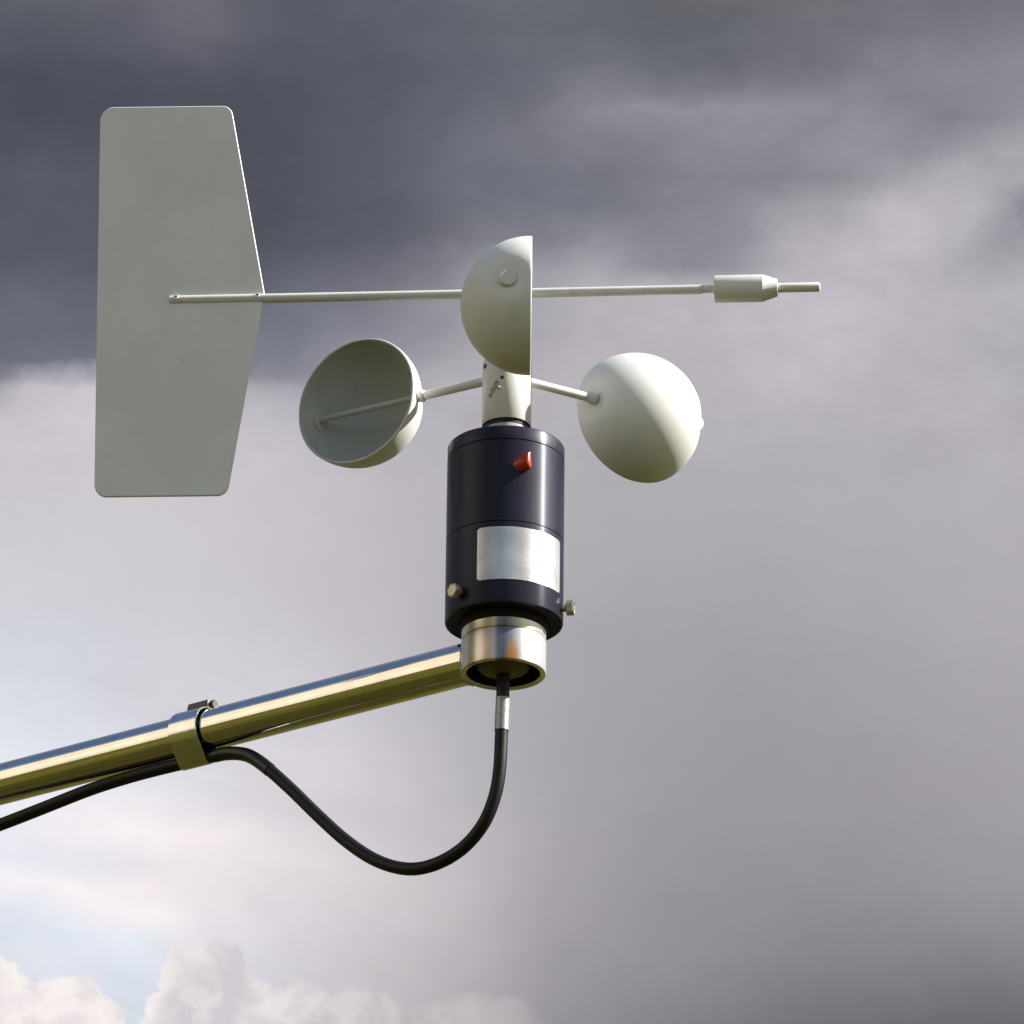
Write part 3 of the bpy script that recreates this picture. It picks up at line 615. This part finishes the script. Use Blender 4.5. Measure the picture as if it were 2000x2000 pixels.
for px, py in ((343, 582), (502, 578)):
    a, z = vp(px, py, rv); d = (VN * math.cos(.35) + Vector((0, 0, math.sin(.35))))
    o3 = VD * a + d * (rv - .0008)
    mt = frame(o3, d)
    mk('rod_screw', *lathe([(0, 0), (.0019, 0), (.0019, .0010), (.0016, .0013), (.0012, .0013), (.0010, .0009), (0, .0009)], 20, mtx=mt), M_WHITE, carrier, sharp=30)
    mk('screw_recess', *lathe([(0, .0010), (.0011, .0010), (.0011, .00115), (0, .00115)], 14, mtx=mt), M_DARKHOLE, carrier)

# ================================================================== cable
PN = AN                                    # the cable hangs in the vertical plane of the arm
def cpt(px, py): return on_plane(px, py, Vector((0, 0, HZ)), PN)
cpts = [Vector((0, 0, ZR0 + .012)), Vector((0, 0, ZR0 + .002))] + [cpt(*p) for p in
  ((981, 1395), (979.5, 1432), (976, 1500), (967, 1553), (946, 1606), (911, 1650), (868, 1680), (820, 1696), (774, 1694), (724, 1675), (672, 1639), (620, 1592), (569, 1542), (522, 1500), (492, 1479), (468, 1472), (440, 1472), (412, 1478), (380, 1486), (345, 1494), (300, 1505), (245, 1520), (174, 1543), (80, 1580), (0, 1611), (-120, 1655), (-280, 1690))]
s0_, z0_ = cpts[-1].dot(AD), cpts[-1].z; s1_ = ARM_LEN - .0147; z1_ = ZR0 + zarm - .17
for q in (.25, .5, .75, .93): cpts.append(AD * (s0_ + (s1_ - s0_) * q) + Vector((0, 0, z0_ + (z1_ - z0_) * q - .03 * math.sin(math.pi * q))))
cpts.append(AD * s1_ + Vector((0, 0, z1_ - .05)))
zz = z1_ - .12
while zz > .1: cpts.append(AD * s1_ + Vector((0, 0, zz))); zz -= .2
cpts.append(AD * s1_)
path = catmull(cpts, 8)
cab = thing('signal_cable', 'black rubber cable looping from the socket ring back under the arm', 'cable', cpts[0])
RCAB = .00445
V, Fc = tube([p - cpts[0] for p in path], RCAB, 20)
mk('cable_jacket', V, Fc, M_RUB, cab)
sl_path = [p - cpts[0] for p in catmull([cpt(982.5, 1364), cpt(981, 1395), cpt(979.7, 1427)], 8)]
V, Fc = tube(sl_path, RCAB + .0004, 24); mk('silver_sleeve', V, Fc, M_SLEEVE, cab, sharp=40)

def on_cable(a, b_):
    near = lambda p: min(range(len(path)), key=lambda i: (path[i] - p).length)
    i0, i1 = sorted((near(cpt(*a)), near(cpt(*b_)))); return [p - cpts[0] for p in path[i0:i1 + 1]]
V, Fc = tube(on_cable((418, 1477), (528, 1506)), RCAB + .00035, 24); mk('heat_shrink', V, Fc, M_SHRINK, cab, sharp=40)

# ================================================================== clamp
def arm_s(px, py):                         # distance along the arm of a measured point on its upper outline
    p = on_plane(px, py, Vector((0, 0, HZ)), PN); return p.dot(AD)
s_r, s_l = arm_s(411, 1436), arm_s(358, 1450)
sm = (s_r + s_l) / 2
clamp = thing('hose_clamp', 'steel band clamp with screw housing holding the black cable to the arm', 'clamp', AD * sm + Vector((0, 0, ZR0 + zarm)))
hw = abs(s_l - s_r) / 2
def clp(q, h, s): return AD * s + AN * q + Vector((0, 0, h))
# loop around pipe and cable
loop = []
rc_, oc = RCAB + .0006, -(RA + RCAB - .0003)
r1 = RA + .0014; sq_, sh_ = .0009, -.0004
al_ = math.acos((rc_ - r1) / oc) if abs((rc_ - r1) / oc) < 1 else .5
ta = math.asin((r1 - rc_) / abs(oc))       # half angle of the straight runs
for k in range(61):
    a = -ta + (math.pi + 2 * ta) * k / 60; loop.append((sq_ + r1 * math.cos(a), sh_ + r1 * math.sin(a)))
for k in range(21):
    a = math.pi + ta + (math.pi - 2 * ta) * k / 20; loop.append((rc_ * math.cos(a), oc + rc_ * math.sin(a)))
th = .0012; V, Fc = [], []; n = len(loop)
for i, (q, h) in enumerate(loop):
    a_, b_ = loop[i - 1], loop[(i + 1) % n]; tg = Vector((b_[0] - a_[0], b_[1] - a_[1])).normalized(); nr = Vector((tg.y, -tg.x))
    for (o_, s_) in ((0, -hw), (th, -hw), (th, hw), (0, hw)):
        V.append(clp(q + nr.x * o_, h + nr.y * o_, s_))
for i in range(n):
    j = (i + 1) % n
    for k in range(4):
        k2 = (k + 1) % 4; Fc.append((i * 4 + k, j * 4 + k, j * 4 + k2, i * 4 + k2))
mk('band', V, Fc, M_BAND, clamp, sharp=40, bev=.0002)
# screw housing behind the crown of the pipe: a folded plate with a slotted screw
def boxv(c, ax, ay, az_, sx, sy, sz_):
    V_ = [c + ax * sx * i + ay * sy * j + az_ * sz_ * k for i in (-1, 1) for j in (-1, 1) for k in (-1, 1)]
    F_ = [(0, 1, 3, 2), (4, 6, 7, 5), (0, 4, 5, 1), (2, 3, 7, 6), (0, 2, 6, 4), (1, 5, 7, 3)]
    return V_, F_
Z = Vector((0, 0, 1)); tilt = R(28)
hx = (-AN * math.cos(tilt) - Z * 0).normalized()
base_c = clp(-.0035, RA + .0050, -.001)
hz_ = (Z * math.cos(.25) - AN * math.sin(.25)).normalized(); hy = AD; hx = hy.cross(hz_)
hb = boxv(base_c, hx, hy, hz_, .0056, .0088, .0026)
mk('screw_housing', *join(hb, boxv(base_c - hz_ * .0028, hx, hy, hz_, .0042, .0052, .0012)), M_HOUS, clamp, bev=.0006, sharp=40)
mt = frame(base_c - hy * .0084 + hz_ * .0010, -hy)
mk('clamp_screw', *lathe([(0, 0), (.0034, 0), (.0034, .0028), (.0030, .0032), (0, .0032)], 24, mtx=mt), M_HOUS, clamp, sharp=30)
